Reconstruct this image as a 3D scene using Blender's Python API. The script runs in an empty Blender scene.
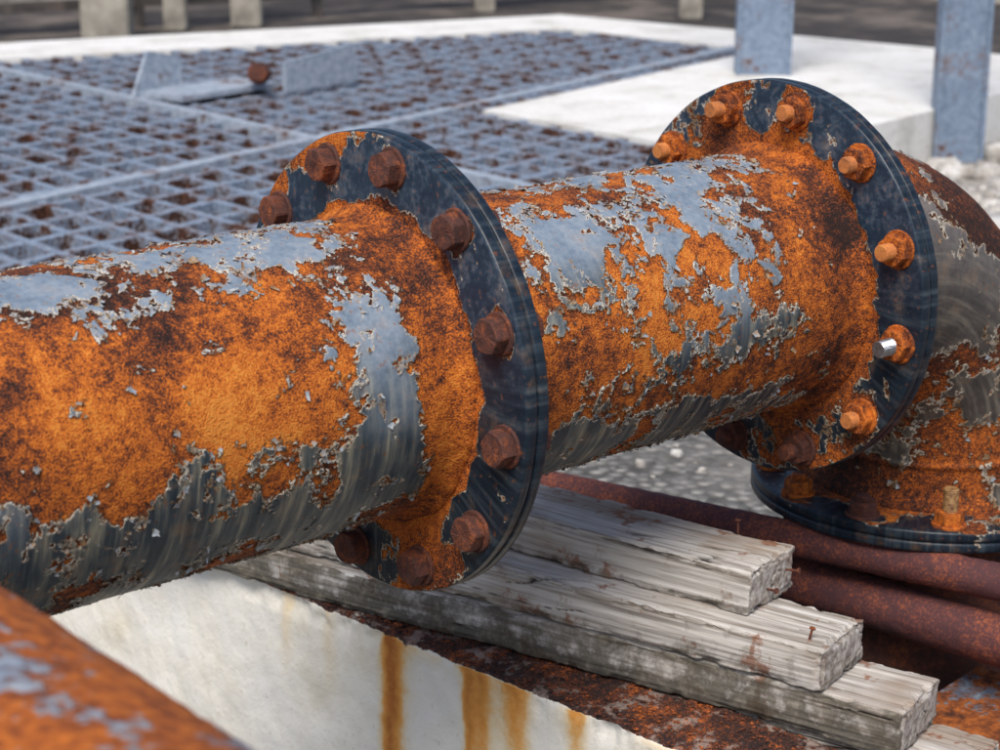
import bpy, bmesh, math, numpy as np
from mathutils import Vector, Matrix
sc=bpy.context.scene
# ------------------------------------------------------------------ noise
_perm=np.random.default_rng(3).permutation(256); _perm=np.concatenate([_perm,_perm,_perm])
_g=np.random.default_rng(5).normal(size=(256,3)); _g/=np.linalg.norm(_g,axis=1)[:,None]
def perlin(P):
    Pi=np.floor(P).astype(np.int64); f=P-Pi; Pi&=255
    u=f*f*f*(f*(f*6-15)+10); out=0
    for i in(0,1):
        for j in(0,1):
            for k in(0,1):
                h=_perm[_perm[_perm[(Pi[:,0]+i)&255]+((Pi[:,1]+j)&255)]+((Pi[:,2]+k)&255)]
                gr=_g[h]; d=(f[:,0]-i)*gr[:,0]+(f[:,1]-j)*gr[:,1]+(f[:,2]-k)*gr[:,2]
                w=(u[:,0] if i else 1-u[:,0])*(u[:,1] if j else 1-u[:,1])*(u[:,2] if k else 1-u[:,2])
                out=out+w*d
    return out
def fbm(P,scale,octv=5,rough=0.55,off=0.):
    P=np.asarray(P,float)*scale+off; a=1.;s=0.;t=0.
    for o in range(octv):
        s=s+a*perlin(P+o*17.3); t+=a*a; P=P*2.03; a*=rough
    return s/math.sqrt(t)*3.6
def sstep(a,b,x):
    t=np.clip((x-a)/(b-a),0,1); return t*t*(3-2*t)
# ------------------------------------------------------------------ mesh helpers
def empty(name,loc=(0,0,0)):
    o=bpy.data.objects.new(name,None); sc.collection.objects.link(o); o.location=loc; return o
def mkobj(name,me,mat,parent=None,smooth=False):
    o=bpy.data.objects.new(name,me); sc.collection.objects.link(o)
    if mat: me.materials.append(mat)
    if parent: o.parent=parent
    if smooth: me.polygons.foreach_set('use_smooth',np.ones(len(me.polygons),bool))
    return o
def mesh(name,V,F,mat,parent=None,smooth=False,attrs=None):
    me=bpy.data.meshes.new(name); V=np.asarray(V,np.float32)
    if isinstance(F,np.ndarray) and F.ndim==2:
        n=F.shape[1]; me.vertices.add(len(V)); me.vertices.foreach_set('co',V.ravel())
        me.loops.add(F.size); me.loops.foreach_set('vertex_index',F.astype(np.int32).ravel())
        me.polygons.add(len(F)); me.polygons.foreach_set('loop_start',np.arange(0,F.size,n,dtype=np.int32))
        me.update(calc_edges=True)
    else:
        me.from_pydata([tuple(map(float,v)) for v in V],[],[tuple(int(i) for i in f) for f in F])
    if attrs:
        for k,a in attrs.items():
            at=me.attributes.new(k,'FLOAT','POINT'); at.data.foreach_set('value',np.asarray(a,np.float32).ravel())
    me.update()
    return mkobj(name,me,mat,parent,smooth)
def gridF(nu,nv,flip=False,base=0):
    i,j=np.meshgrid(np.arange(nu-1),np.arange(nv-1),indexing='ij'); a=(i*nv+j).ravel()+base
    F=np.stack([a,a+nv,a+nv+1,a+1],1)
    return F[:,::-1].copy() if flip else F
def box(V,F,c,ax,ay,az):
    b=len(V); c=np.array(c,float)
    for s in((-1,-1,-1),(1,-1,-1),(1,1,-1),(-1,1,-1),(-1,-1,1),(1,-1,1),(1,1,1),(-1,1,1)):
        V.append(c+s[0]*np.array(ax)+s[1]*np.array(ay)+s[2]*np.array(az))
    for f in((0,3,2,1),(4,5,6,7),(0,1,5,4),(1,2,6,5),(2,3,7,6),(3,0,4,7)): F.append([b+i for i in f])
# ------------------------------------------------------------------ node helpers
class M:
    def __init__(s,name):
        s.m=bpy.data.materials.new(name); s.m.use_nodes=True; s.nt=s.m.node_tree
        s.b=s.nt.nodes['Principled BSDF']; s.tc=s.nt.nodes.new('ShaderNodeTexCoord').outputs['Object']
    def put(s,inp,v):
        if isinstance(v,bpy.types.NodeSocket): s.nt.links.new(v,inp)
        else:
            if hasattr(inp.default_value,'__len__') and hasattr(v,'__len__') and len(v)==3 and len(inp.default_value)==4: v=(*v,1)
            inp.default_value=v
    def noise(s,scale,detail=5,rough=.55,vec=None,dist=0.):
        n=s.nt.nodes.new('ShaderNodeTexNoise'); s.put(n.inputs['Vector'],vec or s.tc)
        n.inputs['Scale'].default_value=scale;n.inputs['Detail'].default_value=detail;n.inputs['Roughness'].default_value=rough;n.inputs['Distortion'].default_value=dist
        return n.outputs[0]
    def vor(s,scale,feat='F1',out='Distance',vec=None):
        n=s.nt.nodes.new('ShaderNodeTexVoronoi'); n.feature=feat; s.put(n.inputs['Vector'],vec or s.tc); n.inputs['Scale'].default_value=scale
        return n.outputs[out]
    def math(s,op,a,b=0.,clamp=False):
        n=s.nt.nodes.new('ShaderNodeMath'); n.operation=op; n.use_clamp=clamp; s.put(n.inputs[0],a); s.put(n.inputs[1],b); return n.outputs[0]
    def mr(s,v,a,b,c=0.,d=1.):
        n=s.nt.nodes.new('ShaderNodeMapRange'); n.clamp=True; s.put(n.inputs[0],v)
        for i,x in enumerate((a,b,c,d)): n.inputs[i+1].default_value=x
        return n.outputs[0]
    def ramp(s,v,stops):
        n=s.nt.nodes.new('ShaderNodeValToRGB'); s.put(n.inputs[0],v); e=n.color_ramp.elements
        while len(e)<len(stops): e.new(0.5)
        for x,(p,c) in zip(e,stops): x.position=p; x.color=(*c,1)
        return n.outputs[0]
    def mix(s,f,a,b,mode='MIX'):
        n=s.nt.nodes.new('ShaderNodeMix'); n.data_type='RGBA'; n.blend_type=mode; s.put(n.inputs[0],f); s.put(n.inputs[6],a); s.put(n.inputs[7],b); return n.outputs[2]
    def attr(s,name):
        n=s.nt.nodes.new('ShaderNodeAttribute'); n.attribute_name=name; return n.outputs['Fac']
    def map(s,scale,vec=None):
        n=s.nt.nodes.new('ShaderNodeVectorMath'); n.operation='MULTIPLY'; s.put(n.inputs[0],vec or s.tc); n.inputs[1].default_value=scale; return n.outputs[0]
    def comb(s,x,y,z):
        n=s.nt.nodes.new('ShaderNodeCombineXYZ')
        for i,v in enumerate((x,y,z)): s.put(n.inputs[i],v)
        return n.outputs[0]
    def sep(s,vec,i):
        n=s.nt.nodes.new('ShaderNodeSeparateXYZ'); s.put(n.inputs[0],vec); return n.outputs[i]
    def bump(s,h,dist,strength=1.,normal=None):
        n=s.nt.nodes.new('ShaderNodeBump'); n.inputs['Strength'].default_value=strength; n.inputs['Distance'].default_value=dist; s.put(n.inputs['Height'],h)
        if normal: s.put(n.inputs['Normal'],normal)
        return n.outputs[0]
    def fin(s,col,rough=.8,nrm=None,metal=0.,spec=None):
        s.put(s.b.inputs['Base Color'],col); s.put(s.b.inputs['Roughness'],rough); s.put(s.b.inputs['Metallic'],metal)
        if nrm: s.put(s.b.inputs['Normal'],nrm)
        if spec is not None: s.b.inputs['Specular IOR Level'].default_value=spec
        return s.m
RAMP=[(.0,(.020,.009,.007)),(.2,(.070,.021,.011)),(.4,(.19,.047,.012)),(.6,(.44,.108,.013)),(.8,(.60,.160,.017)),(1.,(.68,.24,.036))]
def rust_color(m,tone,scale=1.,attr=False,grain=1.5):
    n2=m.noise(560*scale,2,.6); n3=m.noise(150*scale,2,.65)
    v=m.math('ADD',m.math('MULTIPLY',m.math('SUBTRACT',n3,.5),1.0),m.math('MULTIPLY',tone,.34))
    if not attr: v=m.math('ADD',v,m.math('MULTIPLY',m.math('SUBTRACT',m.noise(22*scale,3,.6),.5),1.3))
    v=m.math('ADD',v,m.math('MULTIPLY',m.math('SUBTRACT',n2,.5),grain)); v=m.math('ADD',v,.5)
    return m.ramp(v,RAMP),n2,n3
def rustpaint(name,top=None,low=None,paint_rough=.5,spec=.35):
    m=M(name)
    fine=m.math('SUBTRACT',m.noise(240,3,.65),.5)
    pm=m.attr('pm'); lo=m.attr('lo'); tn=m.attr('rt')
    pm2=m.math('ADD',pm,m.math('MULTIPLY',fine,.50))
    mask=m.mr(pm2,-.015,.02)
    rc,n2,n3=rust_color(m,tn,attr=True)
    rc=m.mix(m.math('MULTIPLY',m.mr(pm2,-.13,-.01),.75),rc,(.045,.017,.008))  # edge shadow beside the paint, put into the rust colour as dark brown
    vec=m.comb(m.math('MULTIPLY',m.attr('uu'),105.),m.math('MULTIPLY',m.attr('vv'),1.3),0.)
    st=m.noise(1.,3,.65,vec=vec); blot=m.noise(32,4,.65)
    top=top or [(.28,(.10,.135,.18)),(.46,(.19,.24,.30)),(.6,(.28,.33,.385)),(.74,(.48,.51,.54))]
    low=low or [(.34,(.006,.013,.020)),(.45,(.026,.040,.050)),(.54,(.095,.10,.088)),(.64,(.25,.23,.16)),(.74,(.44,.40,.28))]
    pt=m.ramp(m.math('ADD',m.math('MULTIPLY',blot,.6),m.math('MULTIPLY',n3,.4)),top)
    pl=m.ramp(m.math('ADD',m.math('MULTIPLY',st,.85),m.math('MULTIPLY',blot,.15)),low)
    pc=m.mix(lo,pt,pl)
    pc=m.mix(m.math('MULTIPLY',m.mr(n3,.62,.72),.55),pc,(.20,.065,.02))
    pc=m.mix(m.math('MULTIPLY',m.mr(blot,.55,.75),.40),pc,(.24,.13,.055))
    fr=m.math('MULTIPLY',m.math('SUBTRACT',1.,m.mr(pm2,.02,.14)),.6); pc=m.mix(fr,pc,(.40,.23,.09))
    chip=m.math('MULTIPLY',m.mr(pm2,.02,.05),m.math('SUBTRACT',1.,m.mr(pm2,.06,.10))); pc=m.mix(m.math('MULTIPLY',chip,m.mr(blot,.40,.56)),pc,(.60,.58,.50))
    col=m.mix(mask,rc,pc)
    h=m.math('ADD',m.math('MULTIPLY',mask,1.1),m.math('MULTIPLY',m.math('MULTIPLY',m.math('SUBTRACT',1.,mask),n2),1.2))
    nb=m.bump(h,.0015,1.)
    rg=m.math('ADD',m.math('MULTIPLY',mask,paint_rough-.9),m.math('ADD',.88,m.math('MULTIPLY',fine,.25)))
    return m.fin(col,rg,nb,spec=spec)
def simplepaint(name,stops,thr,mscale,rust=((.035,.014,.010),(.15,.045,.016),(.36,.10,.02)),side=0.,rough=.55,bumpd=.002):
    m=M(name); n=m.noise(mscale,5,.68); n2=m.noise(mscale*9,3,.65); v=m.math('ADD',n,m.math('MULTIPLY',m.math('SUBTRACT',n2,.5),.35))
    if side:
        g=m.nt.nodes.new('ShaderNodeNewGeometry'); v=m.math('ADD',v,m.math('MULTIPLY',m.math('SUBTRACT',m.sep(g.outputs['Normal'],2),1.),side))
    mask=m.mr(v,thr-.01,thr+.02); rc=m.ramp(n2,[(.3,rust[0]),(.5,rust[1]),(.68,rust[2])]); pc=m.ramp(n2,stops)
    pc=m.mix(m.math('SUBTRACT',.6,m.mr(v,thr,thr+.1,0.,.6)),pc,(.22,.12,.07))
    return m.fin(m.mix(mask,rc,pc),m.mr(mask,0,1,.9,rough),m.bump(m.math('ADD',mask,n2),bumpd,.7),spec=.35)
# ------------------------------------------------------------------ materials
mat_pipe=rustpaint('peeling_painted_steel')
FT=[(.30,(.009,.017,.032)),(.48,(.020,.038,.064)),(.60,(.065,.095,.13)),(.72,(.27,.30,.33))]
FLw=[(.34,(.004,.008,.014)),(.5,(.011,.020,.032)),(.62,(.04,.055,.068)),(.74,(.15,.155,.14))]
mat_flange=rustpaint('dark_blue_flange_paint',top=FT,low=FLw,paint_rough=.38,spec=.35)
mat_elbow=rustpaint('elbow_paint',top=[(.3,(.085,.070,.062)),(.5,(.15,.13,.12)),(.72,(.26,.245,.23))],low=[(.34,(.016,.016,.016)),(.5,(.055,.048,.04)),(.68,(.19,.17,.13))])
def rustmat(name,tone,scale=1.,tint=None,tf=.55,grain=1.):
    m=M(name); c,n2,n3=rust_color(m,tone,scale,grain=grain)
    if tint: c=m.mix(tf,c,tint)
    return m.fin(c,.82,m.bump(m.math('ADD',m.math('MULTIPLY',n2,.5),n3),.0008,.6),spec=.35)
mat_bdark=rustmat('dark_bolt_rust',-.75,1.,(.095,.042,.035))
mat_borng=rustmat('orange_bolt_rust',-.2)
mat_bthread=rustmat('rusty_thread',.55,1.,(.40,.20,.09),.4)
mat_tube=rustmat('maroon_rust',-.8,.6,(.125,.050,.056),.6,1.8)
mat_beam=simplepaint('beam_rust_paint',[(.3,(.02,.04,.08)),(.55,(.06,.10,.16)),(.7,(.2,.24,.28))],.56,9,((.05,.018,.01),(.22,.06,.015),(.46,.13,.02)))
mat_branch=simplepaint('branch_rust_paint',[(.3,(.12,.15,.21)),(.5,(.22,.27,.34)),(.7,(.40,.43,.46))],.55,12,((.12,.03,.01),(.36,.09,.014),(.56,.16,.02)))
mat_grate=simplepaint('grating_paint',[(.3,(.10,.135,.19)),(.5,(.20,.255,.34)),(.68,(.38,.43,.50))],.405,13,((.025,.013,.011),(.07,.028,.017),(.20,.07,.03)),side=.05)
mat_post=simplepaint('post_paint',[(.3,(.13,.175,.24)),(.5,(.175,.23,.315)),(.7,(.24,.30,.38))],.34,5,((.05,.02,.015),(.14,.06,.035),(.3,.12,.05)))
m=M('bare_steel_stud'); mat_stud=m.fin(m.ramp(m.noise(300,2),[(.3,(.50,.52,.55)),(.7,(.30,.29,.29))]),.35,m.bump(m.noise(400,2),.0005),metal=.9)
m=M('brass_rust_stud'); mat_brass=m.fin(m.ramp(m.noise(200,3),[(.3,(.16,.06,.02)),(.6,(.42,.24,.09)),(.8,(.5,.34,.16))]),.6,m.bump(m.noise(400,2),.0006))
def concrete_white():
    m=M('white_painted_concrete'); n=m.noise(5,6,.68); n2=m.noise(60,3,.65)
    c=m.ramp(n,[(.3,(.50,.48,.43)),(.47,(.74,.72,.67)),(.7,(.83,.82,.79))]); c=m.mix(m.math('MULTIPLY',m.mr(n2,.58,.72),.7),c,(.40,.36,.30))
    return m.fin(c,.85,m.bump(m.math('ADD',n2,n),.003,.6))
mat_white=concrete_white()
def wallmat():
    m=M('stained_white_wall'); sk=m.attr('streak'); tp=m.attr('ledge')
    n=m.noise(9,5,.6); n2=m.noise(120,4,.65)
    c=m.ramp(n,[(.3,(.74,.68,.55)),(.45,(.83,.79,.69)),(.7,(.86,.84,.78))])
    c=m.mix(m.math('MULTIPLY',m.mr(n2,.6,.75),.5),c,(.50,.42,.30))
    s2=m.math('ADD',sk,m.math('MULTIPLY',m.math('MULTIPLY',m.math('SUBTRACT',n2,.5),.7),sk))
    sc_=m.ramp(s2,[(.0,(.83,.76,.62)),(.25,(.80,.58,.27)),(.55,(.72,.31,.06)),(1.,(.42,.13,.02))])
    c=m.mix(m.mr(s2,.02,.42),c,sc_)
    rc,a,b=rust_color(m,-1.05,1.)
    pale=m.mr(m.noise(28,4,.7),.53,.63); rc=m.mix(m.math('MULTIPLY',pale,.7),rc,(.36,.28,.235))
    lm=m.mr(m.math('ADD',tp,m.math('MULTIPLY',m.math('SUBTRACT',m.noise(35,4,.7),.5),1.3)),.45,.55)
    c=m.mix(lm,c,rc)
    return m.fin(c,.85,m.bump(m.math('ADD',n2,m.math('MULTIPLY',m.math('MULTIPLY',lm,a),2.)),.002,.6))
mat_wall=wallmat()
def woodmat():
    m=M('weathered_timber'); g=m.noise(1.,4,.62,vec=m.map((75,2.2,75)),dist=.5); g2=m.noise(1.,3,.7,vec=m.map((330,8,330))); big=m.noise(7,3,.65); dirt=m.attr('dirt'); ck=m.attr('crack'); en=m.attr('endg')
    v=m.math('ADD',m.math('MULTIPLY',g,.6),m.math('MULTIPLY',g2,.4))
    c=m.ramp(v,[(.31,(.075,.058,.045)),(.41,(.27,.235,.20)),(.50,(.50,.47,.43)),(.70,(.76,.74,.71))])
    c=m.mix(m.math('MULTIPLY',m.mr(big,.48,.66),.6),c,(.27,.185,.12))
    c=m.mix(m.math('MULTIPLY',m.mr(m.noise(24,4,.7),.58,.65),.8),c,(.22,.085,.04))
    e2=m.ramp(m.noise(110,3,.7),[(.35,(.14,.10,.075)),(.5,(.38,.33,.28)),(.68,(.66,.62,.57))]); c=m.mix(m.math('MULTIPLY',en,.75),c,e2)
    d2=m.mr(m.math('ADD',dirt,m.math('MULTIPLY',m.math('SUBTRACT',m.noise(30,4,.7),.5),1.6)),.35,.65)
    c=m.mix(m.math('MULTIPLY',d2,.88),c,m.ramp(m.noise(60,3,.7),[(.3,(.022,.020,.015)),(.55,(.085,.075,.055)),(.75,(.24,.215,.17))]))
    c=m.mix(ck,c,(.020,.014,.010))
    return m.fin(c,.85,m.bump(v,.002,.8),spec=.2)
mat_wood=woodmat()
def groundmat():
    m=M('gravelly_ground'); v=m.vor(55); vc=m.vor(55,out='Color'); n=m.noise(7,5,.6); n2=m.noise(200,2,.6)
    c=m.ramp(m.sep(vc,0),[(.0,(.08,.075,.07)),(.4,(.16,.155,.145)),(.75,(.26,.25,.23)),(1.,(.42,.40,.36))])
    c=m.mix(m.mr(v,.25,.8),c,(.07,.065,.058)); c=m.mix(m.math('MULTIPLY',m.mr(n,.45,.7),.6),c,(.25,.235,.21))
    tx=m.sep(m.tc,0); ty=m.sep(m.tc,1)
    far=m.mr(m.math('ADD',tx,ty),8.2,9.6)
    fc=m.ramp(m.noise(2.2,5,.68),[(.32,(.022,.019,.018)),(.5,(.055,.045,.040)),(.64,(.17,.14,.115))])
    c=m.mix(far,c,fc)
    near=m.math('MULTIPLY',m.mr(tx,2.0,2.8),m.math('SUBTRACT',1.,far)); c=m.mix(m.math('MULTIPLY',near,.7),c,(.42,.39,.35))
    return m.fin(c,.92,m.bump(m.math('ADD',m.math('SUBTRACT',1.,v),m.math('MULTIPLY',n2,.5)),.008,.9))
mat_ground=groundmat()
m=M('pale_rubble'); mat_rub=m.fin(m.ramp(m.noise(20,4,.6),[(.3,(.20,.175,.15)),(.5,(.44,.41,.37)),(.7,(.70,.68,.64))]),.9,m.bump(m.noise(80,3),.004))
m=M('chamber_floor'); mat_floor=m.fin(m.ramp(m.noise(14,5,.72),[(.36,(.012,.013,.016)),(.5,(.032,.032,.036)),(.58,(.085,.06,.045)),(.68,(.30,.31,.33))]),.9,m.bump(m.noise(40,3),.01))
m=M('weathered_beige_concrete'); mat_beige=m.fin(m.ramp(m.noise(8,4,.6),[(.3,(.20,.18,.15)),(.6,(.40,.37,.31))]),.9,m.bump(m.noise(60,3),.004))
m=M('dark_steel'); mat_dark=m.fin(m.ramp(m.noise(12,4,.6),[(.3,(.03,.028,.027)),(.6,(.10,.085,.075)),(.8,(.2,.13,.09))]),.7,m.bump(m.noise(60,3),.003))
m=M('paint_flake'); fc=m.ramp(m.noise(60,3,.6),[(.35,(.16,.065,.02)),(.45,(.32,.21,.11)),(.55,(.25,.29,.33)),(.75,(.52,.52,.48))]); mat_flake=m.fin(fc,.65,m.bump(m.noise(300,2),.0008))
m=M('rust_flake'); rc_,a_,b_=rust_color(m,-.8); mat_rflake=m.fin(rc_,.9)
# ------------------------------------------------------------------ pipeline
r=.1307; R=.2025; L=.5; T=.0225; rb=.179
pipeline=empty('rusty_pipeline')
def gauss(x,ph,lst):
    b=np.zeros_like(x)
    for (cx,cp,rx,rp,a) in lst: b+=a*np.exp(-((x-cx)/rx)**2-((ph-cp)/rp)**2)
    return b
def flakes(name,P,pm,dims,count,parent,seed,band=.09,maxlen=.0075,phi_ok=None,curl=1.,mat=None):
    rg=np.random.default_rng(int(seed*10)); nu,nv=dims; G=P.reshape(nu,nv,3); pmg=pm.reshape(nu,nv)
    tu=np.gradient(G,axis=0); tv=np.gradient(G,axis=1); gu,gv=np.gradient(pmg)
    cand=(np.abs(pmg-.03)<band)
    if phi_ok is not None: cand&=phi_ok.reshape(nu,nv)
    ii,jj=np.nonzero(cand); k=rg.choice(len(ii),min(count,len(ii)),replace=False); V=[];F=[]
    for a in k:
        i,j=ii[a],jj[a]; u=tu[i,j]; v=tv[i,j]; lu=np.linalg.norm(u);lv=np.linalg.norm(v)
        n=np.cross(v,u); n/=np.linalg.norm(n)+1e-12
        d=-(u/lu*gu[i,j]/lu+v/lv*gv[i,j]/lv); ld=np.linalg.norm(d)
        if ld<1e-9: continue
        d/=ld; s=np.cross(n,d); ang=rg.normal()*.5; d,s=d*math.cos(ang)+s*math.sin(ang),s*math.cos(ang)-d*math.sin(ang)
        ln=rg.uniform(.002,maxlen)*rg.uniform(.4,1); w=ln*rg.uniform(.4,1.3); lift=rg.uniform(.05,.6)*curl; b=len(V); p0=G[i,j]+n*.0004
        for q in range(4):
            t=q/3; hh=ln*lift*t*t
            for e in (-1,0,1):
                ww=w*(1-.55*t*rg.uniform(.4,1.2)); V.append(p0-d*ln*.3+d*ln*t*(1+.15*rg.normal())+s*e*ww*.5+n*(hh+(abs(e)*.12*ln*rg.uniform(0,1))))
        for q in range(3):
            for e in range(2): F.append([b+q*3+e,b+q*3+e+1,b+q*3+e+4,b+q*3+e+3])
    mesh(name,np.array(V),np.array(F),mat or mat_flake,parent)
def straight(name,x0,x1,nx,nphi,bias,tone,seed,welds,parent=pipeline,nfl=900):
    xs=np.linspace(x0,x1,nx); ph=np.linspace(-math.pi,math.pi,nphi)
    X,PHI=np.meshgrid(xs,ph,indexing='ij'); X=X.ravel();PHI=PHI.ravel(); D=np.degrees(PHI); D=np.where(D<-100,D+360,D)
    B=np.stack([X,-r*np.sin(PHI),r*np.cos(PHI)],1)
    wp=np.stack([fbm(B,20,3,.5,seed+k*9) for k in range(3)],1)*.006
    n=fbm(B+wp,11,7,.70,seed); n2=fbm(B+wp*.5,38,6,.68,seed+40); isl=fbm(B+wp,26,6,.7,seed+70); hol=fbm(B+wp,24,6,.7,seed+90)
    base=gauss(X,D,bias)
    pm=n*.38+n2*.22+base
    coll=np.zeros_like(X)
    for wx in welds: coll+=np.exp(-((X-wx)/.03)**2)
    pm=np.maximum(pm,.30*(isl-1.15)-coll*.6+np.minimum(base,0)*.10)
    pm=np.minimum(pm,.30*(1.25-hol)+np.maximum(base,0)*.2)
    rt=fbm(B,9,6,.66,seed+9)*.6+fbm(B,40,4,.6,seed+29)*.25+gauss(X,D,tone)
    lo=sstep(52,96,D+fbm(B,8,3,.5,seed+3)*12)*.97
    med=fbm(B,22,4,.6,seed+8)
    ms=sstep(-.03,.05,pm)
    h=ms*.0014+(1-ms)*(med*.0003)+.0014*np.exp(-((pm-.05)/.06)**2)*sstep(-.2,.8,med)
    for wx in welds:
        dx=np.abs(X-wx); h+=(.009+med*.0008)*np.exp(-(dx/.011)**2)
    P=np.stack([X,-(r+h)*np.sin(PHI),(r+h)*np.cos(PHI)],1)
    o=mesh(name,P,gridF(nx,nphi,True),mat_pipe,parent,True,dict(pm=pm,lo=lo,rt=rt,uu=X,vv=PHI))
    flakes(name+'_paint_flakes',P,pm,(nx,nphi),nfl,parent,seed,phi_ok=(D>-25)&(D<170))
    return o
biasL=[(-.33,16,.08,11,.40),(-.20,8,.07,9,.30),(-.115,20,.04,13,.45),(-.42,34,.03,8,.35),
 (-.31,60,.15,25,-.95),(-.43,80,.08,14,-.8),(-.17,48,.05,20,-.5),(-.20,84,.05,12,-.35),
 (-.088,82,.036,34,.75),(-.07,120,.05,22,.5),(-.30,118,.20,24,.55),(-.13,112,.03,9,-.55),(-.19,104,.05,6,-.5),(-.30,134,.05,8,-.4),
 (-.018,90,.026,200,-1.2),(-.04,30,.02,16,-.5),(-.05,150,.04,12,-.7),(-.5,40,.08,40,-.3)]
toneL=[(-.33,16,.16,18,-1.2),(-.25,70,.17,28,.45),(-.02,90,.03,90,.0),(-.3,140,.2,18,-.4),(-.43,55,.05,18,-.7)]
biasM=[(.06,30,.05,18,-.6),(.05,8,.03,12,.3),(.15,42,.05,20,.45),(.20,15,.05,10,-.35),(.34,12,.09,20,.45),(.25,50,.04,18,.15),
 (.44,62,.05,34,-.7),(.32,58,.05,10,-.4),(.12,85,.09,20,-.4),(.06,70,.03,30,-.4),(.28,92,.08,10,.25),(.38,88,.05,9,.35),(.20,105,.03,10,.3),(.27,112,.09,9,-.4),
 (.15,128,.10,15,.35),(.34,128,.08,14,.45),(.09,112,.04,10,-.4),(.488,90,.02,200,-1.1),(.03,90,.012,200,-.6)]
toneM=[(.08,80,.10,60,.5),(.45,60,.06,50,-.35),(.25,80,.1,40,.35),(.48,40,.02,60,-.5)]
straight('pipe_section_near',-.70,0.,560,700,biasL,toneL,11.3,[0.],nfl=1600)
straight('pipe_section_between_flanges',T,L,390,700,biasM,toneM,47.9,[T,L],nfl=1400)
def flange(name,x0,bias_fn,seed,nang=720,to_world=None,mat=mat_flange,inner=.12):
    k_=T/.0215
    rim=[(.0003,R-.0006),(.0012,R),(.0035,R),(.006,R),(.0085,R),(.0093,R-.0008),(.0096,R-.004),(.0114,R-.004),(.0117,R-.0012),(.0125,R-.0004),(.015,R),(.018,R),(.0203,R),(.0212,R-.0007)]
    prof=[(0,rr) for rr in np.linspace(inner,R-.0015,58)]+[(a*k_,b) for a,b in rim]+[(T,R-.002)]+[(T,rr) for rr in np.linspace(R-.01,inner,14)]
    prof=np.array(prof); ph=np.linspace(-math.pi,math.pi,nang); n=len(prof)
    I,J=np.meshgrid(np.arange(n),np.arange(nang),indexing='ij'); I=I.ravel();J=J.ravel()
    X=prof[I,0];RR=prof[I,1];PHI=ph[J]; D=np.degrees(PHI)
    B=np.stack([X,-RR*np.sin(PHI),RR*np.cos(PHI)],1)
    pm=fbm(B,14,7,.66,seed)*.36+fbm(B,48,5,.62,seed+4)*.2+bias_fn(X,RR,D)
    for k in range(12):
        a=math.radians(-45+30*k)-.087; dd=np.hypot(B[:,1]+rb*math.sin(a),B[:,2]-rb*math.cos(a)); pm-=.42*np.exp(-((dd-.017)/.006)**2)*(X<.001)
    med=fbm(B,30,4,.6,seed+6); ms=sstep(-.04,.05,pm)
    h=ms*.0008+(1-ms)*(med*.0004)
    face=(X<.0002); back=(X>T-1e-4)
    X2=X-np.where(face,h,0)+np.where(back,h,0); R2=RR+np.where(~face&~back,h*.5+fbm(B,25,3,.5,seed)*.0002,0)
    P=np.stack([X2+x0,-R2*np.sin(PHI),R2*np.cos(PHI)],1)
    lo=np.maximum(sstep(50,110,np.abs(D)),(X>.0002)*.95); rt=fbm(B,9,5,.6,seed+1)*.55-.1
    if to_world is not None: P=P@to_world[0].T+to_world[1]
    return mesh(name,P,gridF(n,nang,True),mat,pipeline,True,dict(pm=pm,lo=lo,rt=rt,uu=PHI*.18,vv=RR*8))
def b1(X,RR,D):
    b=.62-1.2*np.exp(-((RR-.138)/.010)**2)
    b+=-.9*np.exp(-((D+22)/26)**2)*sstep(.17,.195,RR)*(X<.001) -.5*np.exp(-((D-8)/14)**2)*sstep(.19,.16,RR)
    b+=-.6*np.exp(-((D-150)/22)**2)*(X<.001); b+=.45*np.exp(-((D-80)/35)**2)+.55*((X>.001)&(X<T-.001))
    b-=.3*np.exp(-((RR-.179)/.02)**2)*np.exp(-((D-95)/60)**2)
    return b
def b2(X,RR,D):
    b=.52-1.1*np.exp(-((RR-.138)/.012)**2)
    b+=-.65*np.exp(-((D+12)/34)**2)*(X<.001)+ .35*np.exp(-((D-85)/35)**2)-.45*np.exp(-((D-150)/25)**2)*(X<.001)+.55*((X>.001)&(X<T-.001))
    return b
flange('flange_pair_near',0.,b1,21.7); flange('flange_pair_far',L,b2,61.2)
cxE=L+.2952; hE=.276; Rb=.225
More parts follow.
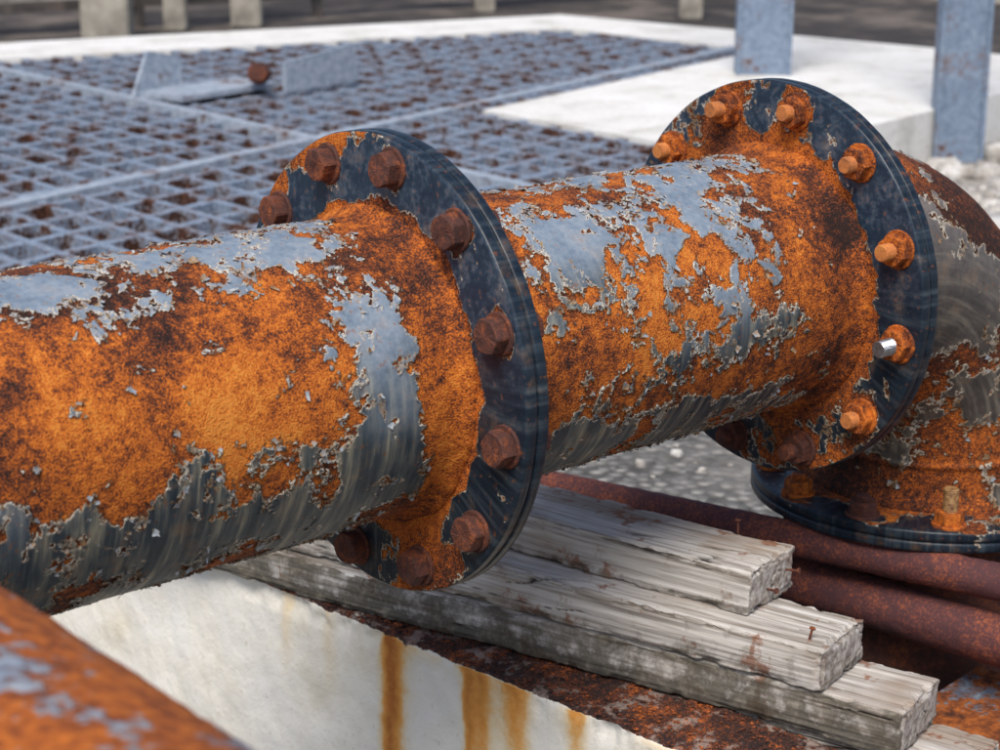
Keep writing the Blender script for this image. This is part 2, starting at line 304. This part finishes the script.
def elbow():
    s1=cxE-(L+T)-Rb; s2=Rb*math.pi/2; s3=hE-Rb; tot=s1+s2+s3; nu,nv=330,420
    S=np.linspace(0,tot,nu); ph=np.linspace(-math.pi,math.pi,nv); U,PHI=np.meshgrid(S,ph,indexing='ij');U=U.ravel();PHI=PHI.ravel()
    a=np.clip((U-s1)/Rb,0,math.pi/2); c=np.zeros((len(U),3))
    c[:,0]=L+T+np.minimum(U,s1)+Rb*np.sin(a); c[:,2]=-(Rb*(1-np.cos(a)))-np.maximum(U-s1-s2,0)
    N=np.stack([np.sin(a),np.zeros_like(a),np.cos(a)],1); S_=np.array([0,-1.,0])
    dirn=np.sin(PHI)[:,None]*S_+np.cos(PHI)[:,None]*N; B=c+r*dirn; D=np.degrees(PHI)
    pm=fbm(B,9,7,.66,5.5)*.36+fbm(B,36,5,.62,6.5)*.2+.02-.7*np.exp(-(U/.03)**2)-.5*np.exp(-((U-tot)/.035)**2)+.45*np.exp(-((D-85)/35)**2)-.45*np.exp(-((D-30)/22)**2)
    med=fbm(B,20,4,.6,8.8); ms=sstep(-.04,.05,pm)
    h=.002+ms*.0009+(1-ms)*(med*.0004)+.0035*np.exp(-((U-s1-s2)/.005)**2)+.0035*np.exp(-((U-s1)/.005)**2)+.009*np.exp(-((U-tot)/.011)**2)+.009*np.exp(-(U/.011)**2)
    P=c+(r+h)[:,None]*dirn
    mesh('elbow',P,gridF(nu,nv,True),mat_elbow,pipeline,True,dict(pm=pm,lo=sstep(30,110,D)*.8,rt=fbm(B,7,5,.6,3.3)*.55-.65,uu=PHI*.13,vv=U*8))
    flakes('elbow_paint_flakes',P,pm,(nu,nv),300,pipeline,77)
elbow()
Mx=np.array([[0,0,1.],[0,1.,0],[-1.,0,0]])
def b3(X,RR,D): return .25-1.1*np.exp(-((RR-.138)/.014)**2)+.4*((X>.001)&(X<T-.001))
flange('base_flange_pair',0.,b3,81.,to_world=(Mx,np.array([cxE,0,-hE])))
def stub():
    nu,nv=40,120; Z=np.linspace(-hE-T,-.60,nu); ph=np.linspace(0,2*math.pi,nv); A,B_=np.meshgrid(Z,ph,indexing='ij'); A=A.ravel();B_=B_.ravel()
    P=np.stack([cxE+r*np.cos(B_),r*np.sin(B_),A],1); mesh('riser_stub',P,gridF(nu,nv),mat_bdark,pipeline,True)
stub()
def hexhead(V,F,O,ax,rad,th,rot,seed,rough=.0003):
    ax=np.array(ax,float); u=np.cross(ax,[.3,.2,.9]); u/=np.linalg.norm(u); v=np.cross(ax,u); O=np.array(O,float)
    rg=np.random.default_rng(seed); n=48; base=len(V); tilt=rg.normal(size=2)*.035
    def hr(a,k):
        q=(a-rot)%(math.pi/3)-math.pi/6; return rad*((1-k)*math.cos(math.pi/6)/math.cos(q)+k*.93)
    rings=[(0,0,1.),(.25,0,1.),(.5,0.0,1.),(.8,0,1.),(.92,.12,.99),(1.,.55,.93),(1.01,.8,.8),(1.015,1,.3)]
    ero=1-.04*np.abs(perlin(np.stack([np.cos(np.arange(n)*2*math.pi/n)*1.7+seed*.37,np.sin(np.arange(n)*2*math.pi/n)*1.7,np.full(n,seed*.91)],1)))*2
    for (t,k,sx) in rings:
        for i in range(n):
            a=2*math.pi*i/n; rr=hr(a,k)*sx*(1+rg.normal()*.004)*ero[i]; V.append(O+ax*(th*t*(1+tilt[0]*math.cos(a)+tilt[1]*math.sin(a))+rg.normal()*rough*.5)+(u*math.cos(a)+v*math.sin(a))*rr)
    V.append(O+ax*th*1.015); c=len(V)-1
    for q in range(len(rings)-1):
        for i in range(n):
            j=(i+1)%n; F.append([base+q*n+i,base+q*n+j,base+(q+1)*n+j,base+(q+1)*n+i])
    q=len(rings)-1
    for i in range(n): F.append([base+q*n+i,base+q*n+(i+1)%n,c])
def disc(V,F,O,ax,rad,th,seed,n=40,thread=False):
    ax=np.array(ax,float); u=np.cross(ax,[.3,.2,.9]); u/=np.linalg.norm(u); v=np.cross(ax,u); O=np.array(O,float); base=len(V); rg=np.random.default_rng(seed)
    if thread:
        k=int(th/.0011); rings=[(i/k,1.-.13*(i%2)) for i in range(k)]+[(1.,.86),(1.,.4)]
    else: rings=[(0,1.),(.7,1.),(1.,.95),(1.,.5)]
    for t,s in rings:
        for i in range(n):
            a=2*math.pi*i/n; V.append(O+ax*th*t+(u*math.cos(a)+v*math.sin(a))*rad*s*(1+rg.normal()*.006))
    V.append(O+ax*th); c=len(V)-1
    for q in range(len(rings)-1):
        for i in range(n):
            j=(i+1)%n; F.append([base+q*n+i,base+q*n+j,base+(q+1)*n+j,base+(q+1)*n+i])
    q=len(rings)-1
    for i in range(n): F.append([base+q*n+i,base+q*n+(i+1)%n,c])
def addbolt(name,O,ax,kind,seed,mat,studmat=None,rad=.0158,th=.0155,stud=.012):
    rg=np.random.default_rng(seed); V=[];F=[]; O=np.array(O,float);ax=np.array(ax,float)
    disc(V,F,O-ax*.001,ax,rad*1.15,.0038,seed+1); hexhead(V,F,O+ax*.0026,ax,rad,th,rg.uniform(0,1),seed)
    if kind=='nut' and studmat is None: disc(V,F,O+ax*(th+.002),ax,.0085,stud,seed+2,thread=True)
    mesh(name,V,F,mat,pipeline,False)
    if kind=='nut' and studmat is not None:
        V=[];F=[]; disc(V,F,O+ax*(th+.002),ax,.0084,stud,seed+2,thread=True); mesh(name+'_stud',V,F,studmat,pipeline,False)
for fi,(x,ph0) in enumerate(((0.,-.0951),(L,-.0782))):
    for k in range(12):
        a=math.radians(-45+30*k)+ph0; y,z=-rb*math.sin(a),rb*math.cos(a)
        nm=('near','far')[fi]
        if fi==0: addbolt(f'bolt_{nm}_{k+1}',(x-.0005,y,z),(-1,0,0),'head',100+k,mat_bdark,rad=.0160,th=.0130)
        else:
            sm=mat_stud if k==5 else mat_bthread
            if k>=7: sm=mat_bdark
            addbolt(f'bolt_{nm}_{k+1}',(x-.0005,y,z),(-1,0,0),'nut',200+k,mat_bdark if k>=7 else mat_borng,sm,rad=.0168,th=.0105,stud=.019 if k==5 else (.012,.015,.010)[k%3])
        addbolt(f'rear_nut_{nm}_{k+1}',(x+T+.0005,y,z),(1,0,0),'nut',300+k+fi*20,mat_bdark,None,rad=.0145,th=.011,stud=.003)
for k in range(12):
    a=2.8832+math.radians(30*k); O=(cxE+rb*math.cos(a),rb*math.sin(a),-hE+.001)
    tall=(k==2)
    addbolt(f'base_bolt_{k+1}',O,(0,0,1),'nut',400+k,mat_borng if k!=1 else mat_bdark,mat_brass if tall else None,rad=.0165,th=.014,stud=.026 if tall else .007)
    addbolt(f'base_under_nut_{k+1}',(O[0],O[1],-hE-T-.001),(0,0,-1),'nut',430+k,mat_bdark,None,rad=.016,th=.011,stud=.004)
# ------------------------------------------------------------------ branch pipe
def branch():
    nu,nv=200,240; xc=-.666; Y=np.linspace(-.118,-2.2,nu); ph=np.linspace(-math.pi,math.pi,nv); A,PH=np.meshgrid(Y,ph,indexing='ij');A=A.ravel();PH=PH.ravel()
    B=np.stack([xc+r*np.sin(PH),A,r*np.cos(PH)],1); h=fbm(B,60,4,.6,4)*.0006
    P=np.stack([xc+(r+h)*np.sin(PH),A,(r+h)*np.cos(PH)],1)
    e=empty('rusty_branch_pipe'); mesh('branch_pipe_body',P,gridF(nu,nv,True),mat_branch,e,True)
branch()
# ------------------------------------------------------------------ timbers
def timber(cx,y,ang,length,w,h,ztop,seed,dirtside=0.,name='wooden_timber'):
    hx,hy,hz=w/2,length/2,h/2; rad=.0035; Vs=[];Fs=[];b=0
    H=[hx,hy,hz]
    for ax in range(3):
        for sgn in(-1,1):
            o=[i for i in range(3) if i!=ax]; nn=[max(6,int(2*H[i]/(.0014 if i!=1 else .0028))) for i in o]
            a,c=np.meshgrid(np.linspace(-1,1,nn[0]),np.linspace(-1,1,nn[1]),indexing='ij'); P=np.zeros((a.size,3)); P[:,o[0]]=a.ravel()*H[o[0]];P[:,o[1]]=c.ravel()*H[o[1]];P[:,ax]=sgn*H[ax]
            flip=(sgn<0) if ax!=1 else (sgn>0)
            Fs.append(gridF(nn[0],nn[1],flip,b)); Vs.append(P); b+=len(P)
    P=np.concatenate(Vs); F=np.concatenate(Fs); H=np.array([hx,hy,hz])
    Q=np.clip(P,-(H-rad),H-rad); d=P-Q; d/=np.linalg.norm(d,axis=1)[:,None]+1e-12; P0=Q+d*rad
    onend=(np.abs(P0[:,1])>hy-.001)
    G=P0*np.array([50,2.5,50.])+seed*3.1
    gr=fbm(G,1.,4,.6); gr2=fbm(P0*np.array([220,7,220.]),1.,3,.6,seed); bend=fbm(P0*np.array([3,3,3]),1.,2,.5,seed*7)
    cn=fbm(P0*np.array([22,.9,30.])+fbm(P0,6,2,.5,seed)[:,None]*.08,1.,3,.5,seed*1.7); ck=np.exp(-(cn/.045)**2)*sstep(-.3,.6,fbm(P0*np.array([10,4,10.]),1.,2,.5,seed))
    near=sstep(-hy+.10,-hy,P0[:,1]); ck=np.clip(ck*(1+near),0,1)
    er=fbm(P0,30,4,.6,seed*2)*.8+.4; edge=(np.abs(P0)>(H-.006)).sum(1)
    disp=np.where(onend,gr*.0003+fbm(P0,90,3,.6,seed)*.0003,gr*.0009+gr2*.0003)-ck*.004-np.where(edge>=2,np.clip(er,0,2)*.0030,0)
    P1=P0+d*disp[:,None]+np.array([1,0,.4])*bend[:,None]*.002
    dirt=np.zeros(len(P1))
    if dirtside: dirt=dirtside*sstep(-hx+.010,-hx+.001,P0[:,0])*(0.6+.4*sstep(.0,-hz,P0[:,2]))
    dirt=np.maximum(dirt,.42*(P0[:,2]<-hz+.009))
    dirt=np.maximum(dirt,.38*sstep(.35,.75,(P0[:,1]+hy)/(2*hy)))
    o=mesh(name,P1,F,mat_wood,None,True,dict(dirt=dirt,crack=ck*.95,endg=onend.astype(float)))
    az=math.radians(ang); dirv=Vector((-math.sin(az),math.cos(az),0)); c=Vector((cx,y,ztop-hz))+dirv*hy
    o.location=c; o.rotation_euler=(0,0,az); return o
timber(.398,-.118,13,.62,.090,.046,-.247,1,.25)
timber(.395,-.214,15.5,.85,.096,.045,-.294,2,.42)
timber(.424,-.288,17,1.0,.100,.045,-.340,3,1.)
timber(.446,-.350,17,.22,.092,.045,-.386,4,.3)
# nails near the cut ends
def nails():
    V=[];F=[]
    for (x,y,z,a) in((.415,-.122,-.262,(.25,-1,.15)),(.388,-.121,-.276,(-.1,-1,.2)),(.36,-.20,-.295,(.1,-.2,1)),(.425,-.045,-.247,(.05,.1,1))):
        a=np.array(a,float); a/=np.linalg.norm(a); disc(V,F,np.array([x,y,z])-a*.002,a,.0013,.014,3,n=8); disc(V,F,np.array([x,y,z])+a*.012,a,.0032,.0012,4,n=10)
    mesh('rusty_nails',V,F,mat_bdark)
nails()
# ------------------------------------------------------------------ wall
def wall():
    p0=np.array([.2345,-.154]); dv=np.array([-.0825,.649]); dv/=np.linalg.norm(dv); nrm=np.array([dv[1],-dv[0]])
    s=np.linspace(-1.6,2.0,1200); zt=-.387; W=.104
    prof=[(-0.0,z) for z in np.linspace(-1.02,zt-.004,90)]+[(.0015,zt-.0012),(.004,zt)]+[(x,zt) for x in np.linspace(.008,W-.003,28)]+[(W,zt-.003)]+[(W,z) for z in np.linspace(zt-.01,-1.02,6)]
    prof=np.array(prof); I,J=np.meshgrid(np.arange(len(prof)),np.arange(len(s)),indexing='ij'); I=I.ravel();J=J.ravel()
    xy=p0+s[J][:,None]*dv+prof[I,0][:,None]*nrm; Z=prof[I,1]; B=np.concatenate([xy,Z[:,None]],1)
    isface=(prof[I,0]<.001); istop=(Z>zt-.002)
    n=fbm(B,14,5,.6,6.); n2=fbm(B,60,4,.6,9.)
    B2=B.copy(); edge=np.exp(-((prof[I,0]-.002)/.004)**2)*(Z>zt-.02)
    off=n*.0012+edge*np.clip(n+n2*.6,-2,.3)*.004
    B2[:,:2]-= (isface*off)[:,None]*nrm; B2[:,2]+=istop*(n2*.0012+np.abs(n)*.001)
    y=xy[:,1]+fbm(np.stack([xy[:,1]*0,xy[:,1]*0,Z],1),12,3,.5)*.003+fbm(B,45,3,.6,3.)*.0018; dz=zt-Z; sk=np.zeros(len(y))
    for (yi,w,a,lnz) in((.232,.013,.75,.45),(.222,.024,.30,.3),(.118,.008,.6,.25),(.100,.016,.55,.2),(.050,.020,.5,.14),(.075,.03,.15,.1),(.40,.012,.25,.1),(.33,.014,.2,.1),(-.03,.015,.4,.2),(-.2,.02,.6,.3),(-.5,.02,.6,.3)):
        sk+=a*np.exp(-((y-yi)/w)**2)*np.exp(-(dz/lnz)**2)
    sk+=.3*np.exp(-dz/.015)*sstep(-.3,.8,n)*isface
    sk*=isface
    led=np.where(istop,.62+.25*sstep(.5,.0,xy[:,1]),0)+isface*.42*np.exp(-dz/.006)
    mesh('concrete_wall',B2,gridF(len(prof),len(s),True),mat_wall,None,True,dict(streak=sk,ledge=led))
    rg=np.random.default_rng(9);V=[];F=[]
    for k in range(2600):
        ss=rg.uniform(-.5,.75); xx=rg.uniform(.002,.1); q=p0+ss*dv+xx*nrm; sz=rg.uniform(.001,.0035)*(1 if rg.random()<.93 else 1.9); b=len(V); a=rg.uniform(0,6.3)
        for i in range(5):
            aa=a+i*1.257; V.append((q[0]+sz*math.cos(aa)*rg.uniform(.6,1.2),q[1]+sz*math.sin(aa)*rg.uniform(.6,1.2),zt+.0005+rg.uniform(0,sz*.4)))
        V.append((q[0],q[1],zt+.001+sz*rg.uniform(.3,.8)))
        for i in range(5): F.append([b+i,b+(i+1)%5,b+5])
    mesh('rust_debris',np.array(V),np.array(F),mat_rflake)
wall()
# ------------------------------------------------------------------ steel tubes
def tube(P0,P1,rad,seed,cap=True):
    P0=np.array(P0);P1=np.array(P1); d=P1-P0; ln=np.linalg.norm(d); d/=ln; u=np.cross(d,[0,0,1.]);u/=np.linalg.norm(u); v=np.cross(u,d)
    nu,nv=300,64; S=np.linspace(0,ln,nu); ph=np.linspace(0,2*math.pi,nv); A,PH=np.meshgrid(S,ph,indexing='ij');A=A.ravel();PH=PH.ravel()
    dr=np.cos(PH)[:,None]*u+np.sin(PH)[:,None]*v; B=P0+A[:,None]*d+rad*dr; h=fbm(B,70,4,.6,seed)*.0004
    P=B+h[:,None]*dr; mesh('rusty_steel_tube',P,gridF(nu,nv),mat_tube,None,True)
d1=np.array([.679-.507,-.19-.345,0])
tube(np.array([.497,.345,-.319])-d1*.9,np.array([.664,-.19,-.319])+d1*1.6,.0200,3)
d2=np.array([.667-.63,-.204-.043,0])
tube(np.array([.63,.043,-.383])-d2*1.6,np.array([.667,-.204,-.383])+d2*3,.0280,5)
def beam():
    V=[];F=[]; a=math.radians(8); ax=np.array([math.sin(a),-math.cos(a),0]); sx=np.array([math.cos(a),math.sin(a),0]); c=np.array([.60,-.16,-.45])+ax*.5
    box(V,F,c-[0,0,.005],sx*.12,ax*.5,[0,0,.005]); box(V,F,c-[0,0,.115],sx*.12,ax*.5,[0,0,.005]); box(V,F,c-[0,0,.06],sx*.005,ax*.5,[0,0,.0497])
    mesh('rusty_steel_beam',V,F,mat_beam)
beam()
# ------------------------------------------------------------------ ground with pit
def ground():
    g=-.54; p=-1.0; xs=[-120,-3.2,.31,150]; ys=[-120,-3.2,1.1,150]
    V=[];F=[]
    for x in xs:
        for y in ys: V.append((x,y,g))
    for i in range(3):
        for j in range(3):
            if (i,j)==(1,1): continue
            F.append([i*4+j,(i+1)*4+j,(i+1)*4+j+1,i*4+j+1])
    b=len(V); V+=[(xs[1],ys[1],p),(xs[2],ys[1],p),(xs[2],ys[2],p),(xs[1],ys[2],p)]
    t=[5,9,10,6]; F.append([b,b+1,b+2,b+3])
    for i in range(4): F.append([t[i],t[(i+1)%4],b+(i+1)%4,b+i])
    mesh('ground',V,F,mat_ground)
ground()
# ------------------------------------------------------------------ grating chamber slab
zs=-.388
FL=(-1.5,1.25); FR=(4.95,2.42)
def fy(x): return FL[1]+(FR[1]-FL[1])*(x-FL[0])/(FR[0]-FL[0])
Gp=[(-1.42,fy(-1.42)+.07),(2.65,fy(2.65)+.07),(2.64,3.02),(4.15,3.43),(4.36,3.63),(4.25,4.47),(-1.42,5.81)]
def slab():
    bm=bmesh.new()
    def poly(pts):
        top=[bm.verts.new((x,y,zs)) for x,y in pts]; bot=[bm.verts.new((x,y,-.56)) for x,y in pts]; bm.faces.new(top); n=len(pts)
        for i in range(n): bm.faces.new([top[i],bot[i],bot[(i+1)%n],top[(i+1)%n]])
    g=Gp
    poly([FL,(2.65,fy(2.65)),g[1],g[0]])
    poly([(2.65,fy(2.65)),FR,(4.90,3.06),g[3],g[2],g[1]])
    poly([g[3],(4.90,3.06),(4.60,4.86),g[5],g[4]])
    poly([g[5],(4.60,4.86),(-1.6,6.33),g[6]])
    poly([g[6],(-1.6,6.33),FL,g[0]])
    bmesh.ops.recalc_face_normals(bm,faces=bm.faces)
    me=bpy.data.meshes.new('concrete_slab'); bm.to_mesh(me); bm.free(); mkobj('concrete_slab',me,mat_white)
slab()
mesh('chamber_floor',[(-1.5,1.3,-.534),(4.6,2.4,-.534),(4.6,4.8,-.534),(-1.5,6.2,-.534)],[(0,1,2,3)],mat_floor)
def clip(p,d,poly):
    ts=[];n=len(poly)
    for i in range(n):
        a=np.array(poly[i]);b=np.array(poly[(i+1)%n]); e=b-a; den=d[0]*e[1]-d[1]*e[0]
        if abs(den)<1e-12: continue
        w=a-p; t=(w[0]*e[1]-w[1]*e[0])/den; u=(w[0]*d[1]-w[1]*d[0])/den
        if 0<=u<1: ts.append(t)
    ts.sort(); return [(ts[i],ts[i+1]) for i in range(0,len(ts)-1,2)]
def grating():
    e=empty('steel_grating'); V=[];F=[]
    angx=math.radians(13); dx=np.array([math.cos(angx),math.sin(angx)]); dy=np.array([0.,1.])
    def bars(d,pitch,start,count,stepdir,th,dep,ztop):
        nrm=np.array([-d[1],d[0]])
        for k in range(count):
            p=np.array(start)+np.array(stepdir)*pitch*k
            for (a,b) in clip(p,d,Gp):
                if b-a<.02: continue
                c=p+d*(a+b)/2; box(V,F,(c[0],c[1],ztop-dep/2),(d[0]*(b-a)/2,d[1]*(b-a)/2,0),(nrm[0]*th/2,nrm[1]*th/2,0),(0,0,dep/2))
    bars(dy,.105,(-1.4,0),55,(1,0),.022,.045,zs-.004)
    bars(dx,.135,(0,.2),46,(0,1),.028,.040,zs-.0065)
    mesh('grate_bars',V,F,mat_grate,e)
    V=[];F=[]
    for p,d,w in(((.917,2.616),np.array([math.cos(math.radians(16)),math.sin(math.radians(16))]),.045),((1.965,0),dy,.035)):
        nrm=np.array([-d[1],d[0]]); p=np.array(p,float)
        for(a,b) in clip(p,d,Gp):
            c=p+d*(a+b)/2; zz=zs+.004+(.0015 if d[0]<.1 else 0); box(V,F,(c[0],c[1],zz-.02),(d[0]*(b-a)/2,d[1]*(b-a)/2,0),(nrm[0]*w/2,nrm[1]*w/2,0),(0,0,.02))
    mesh('grate_frame',V,F,mat_gframe,e)
mat_gframe=simplepaint('grate_frame_paint',[(.3,(.22,.27,.33)),(.5,(.32,.37,.44)),(.7,(.45,.49,.54))],.34,5)
grating()
def bracket():
    e=empty('hinge_bracket'); V=[];F=[]
    box(V,F,(2.20,3.80,zs+.014),(.20,.045,0),(-.02,.09,0),(0,0,.008))
    for (x,y,w) in((2.05,3.86,.10),(2.52,3.66,.17)):
        b=len(V); u=np.array([.97,.22,0])
        pts=[(-w,0),(w,0),(w,.10),(-w*.35,.13)] if x<2.3 else [(-w,0),(w,0),(w*.9,.12),(-w,.09)]
        for s in(-.006,.006):
            for(a,z) in pts: q=np.array([x,y,zs+.01])+u*a+np.array([-.22,.97,0])*s; V.append((q[0],q[1],q[2]+z))
        F+= [[b,b+1,b+2,b+3],[b+7,b+6,b+5,b+4]]+[[b+i,b+4+i,b+4+(i+1)%4,b+(i+1)%4] for i in range(4)]
    mesh('bracket_plates',V,F,mat_gframe,e)
    V=[];F=[]; disc(V,F,(2.33,3.72,zs+.06),(-.62,-.72,.1),.036,.03,1); hexhead(V,F,(2.32,3.70,zs+.063),(-.62,-.72,.1),.028,.04,.2,2); mesh('bracket_bolt',V,F,mat_bdark,e)
bracket()
def post(x,y,z0,w,ang,hgt=2.4):
    e=empty('steel_post',(x,y,z0)); V=[];F=[]; a=math.radians(ang); u=np.array([math.cos(a),math.sin(a),0]); v=np.array([-math.sin(a),math.cos(a),0])
    box(V,F,(0,0,hgt/2+.003),u*w/2,v*.005,(0,0,hgt/2))
    for s in(-1,1): box(V,F,u*s*(w/2+.0062)+v*.03+np.array([0,0,hgt/2+.003]),u*.006,v*.045,(0,0,hgt/2))
    mesh('channel',V,F,mat_post,e)
post(3.84,3.02,zs-.001,.155,-42); post(3.705,2.125,-.541,.12,-42)
def simplebox(name,x,y,w,d,h,ang,mat,z0=-.54,bev=.01):
    bm=bmesh.new(); bmesh.ops.create_cube(bm,size=1); bmesh.ops.scale(bm,vec=(w,d,h),verts=bm.verts); bmesh.ops.bevel(bm,geom=bm.edges[:],offset=bev,segments=2,affect='EDGES')
    me=bpy.data.meshes.new(name); bm.to_mesh(me); bm.free(); o=mkobj(name,me,mat); o.location=(x,y,z0+h/2); o.rotation_euler=(0,0,math.radians(ang)); return o
simplebox('concrete_block',3.34,6.47,.21,.16,.30,-40,mat_beige)
for (x,y,w) in((3.72,6.52,.10),(4.06,6.45,.14),(5.36,6.27,.10),(5.93,5.39,.11)): simplebox('concrete_post',x,y,w,.1,1.3,-40,mat_beige)
fence=empty('low_guard_rail')
V=[];F=[]
for zz,yy,hh in((-.42,0,.022),(-.31,.02,.022),(-.15,0,.03)):
    box(V,F,(4.6,6.62+yy,zz),(3.9,-.55,0),(.003,.02,0),(0,0,hh))
for q in range(9): box(V,F,(.9+q*.92,7.14-q*.13,-.32),(.02,0,0),(0,.02,0),(0,0,.22))
mesh('rails',V,F,mat_dark,fence)
V=[];F=[]
box(V,F,(5.,7.9,-.48),(6,-1.1,0),(.02,.11,0),(0,0,.06)); box(V,F,(8.2,3.4,-.49),(-.5,2.6,0),(.1,.02,0),(0,0,.05))
mesh('concrete_kerb',V,F,mat_beige)
def rubble():
    rg=np.random.default_rng(4);V=[];F=[]
    bm=bmesh.new(); bmesh.ops.create_icosphere(bm,subdivisions=2,radius=1); base=np.array([v.co[:] for v in bm.verts]); fs=[[v.index for v in f.verts] for f in bm.faces]; bm.free()
    spots=[(3.25,1.74,.5,.35,150,.012,.055),(3.0,1.45,.5,.3,26,.04,.10),(2.3,1.2,.8,.5,160,.008,.035),(4.2,1.9,.5,.4,60,.02,.07),(1.3,.9,.7,.6,220,.004,.014)]
    for cx,cy,sx,sy,n,a,b in spots:
        for k in range(n):
            s=rg.uniform(a,b)*rg.uniform(.5,1); x=cx+rg.normal()*sx*.5;y=cy+rg.normal()*sy*.5
            if y>fy(x)-.05: continue
            if (x-cxE)**2+y*y<.06: continue
            P=base*np.array([1,rg.uniform(.6,1),rg.uniform(.4,.8)]); P=np.sign(P)*np.abs(P)**.7; P=P*(1+.22*fbm(base*1.3,1.,2,.5,k*3.7)[:,None])*s; an=rg.uniform(0,6); P=P@np.array([[math.cos(an),-math.sin(an),0],[math.sin(an),math.cos(an),0],[0,0,1]])
            off=len(V); V+=list(P+np.array([x,y,-.54+s*.25])); F+=[[i+off for i in f] for f in fs]
    mesh('concrete_rubble',np.array(V),np.array(F),mat_rub)
rubble()
# ------------------------------------------------------------------ light, world, camera
sv=Vector((-.46,-.36,.82)).normalized()
w=bpy.data.worlds.new('World'); sc.world=w; w.use_nodes=True; nt=w.node_tree; sky=nt.nodes.new('ShaderNodeTexSky'); sky.sky_type='NISHITA'; sky.sun_disc=False
sky.sun_elevation=math.asin(sv.z); sky.sun_rotation=math.atan2(sv.x,sv.y); sky.dust_density=2.5; sky.air_density=.8
nt.links.new(sky.outputs[0],nt.nodes['Background'].inputs[0]); nt.nodes['Background'].inputs[1].default_value=.15
sl=bpy.data.lights.new('sun','SUN'); sl.energy=3.0; sl.angle=math.radians(28); sl.color=(1,.96,.90); so=bpy.data.objects.new('sun',sl); sc.collection.objects.link(so); so.rotation_euler=sv.to_track_quat('Z','Y').to_euler()
yaw,pit,rol,f=.8667,.2868,.0033,1938.2; C=Vector((-.9651,-1.3041,.4681))
Fv=Vector((math.cos(yaw)*math.cos(pit),math.sin(yaw)*math.cos(pit),-math.sin(pit))); Rt=Vector((math.sin(yaw),-math.cos(yaw),0)); U=Rt.cross(Fv); R2=Rt*math.cos(rol)+U*math.sin(rol); U2=R2.cross(Fv)
cd=bpy.data.cameras.new('camera'); co=bpy.data.objects.new('camera',cd); sc.collection.objects.link(co); sc.camera=co
mw=Matrix(((R2.x,U2.x,-Fv.x,C.x),(R2.y,U2.y,-Fv.y,C.y),(R2.z,U2.z,-Fv.z,C.z),(0,0,0,1))); co.matrix_world=mw
cd.sensor_width=36; cd.lens=f*36/1000; cd.clip_start=.05; cd.clip_end=400
cd.dof.use_dof=True; cd.dof.focus_distance=1.72; cd.dof.aperture_fstop=10.5
sc.view_settings.view_transform='Standard'; sc.view_settings.look='None'; sc.view_settings.exposure=0
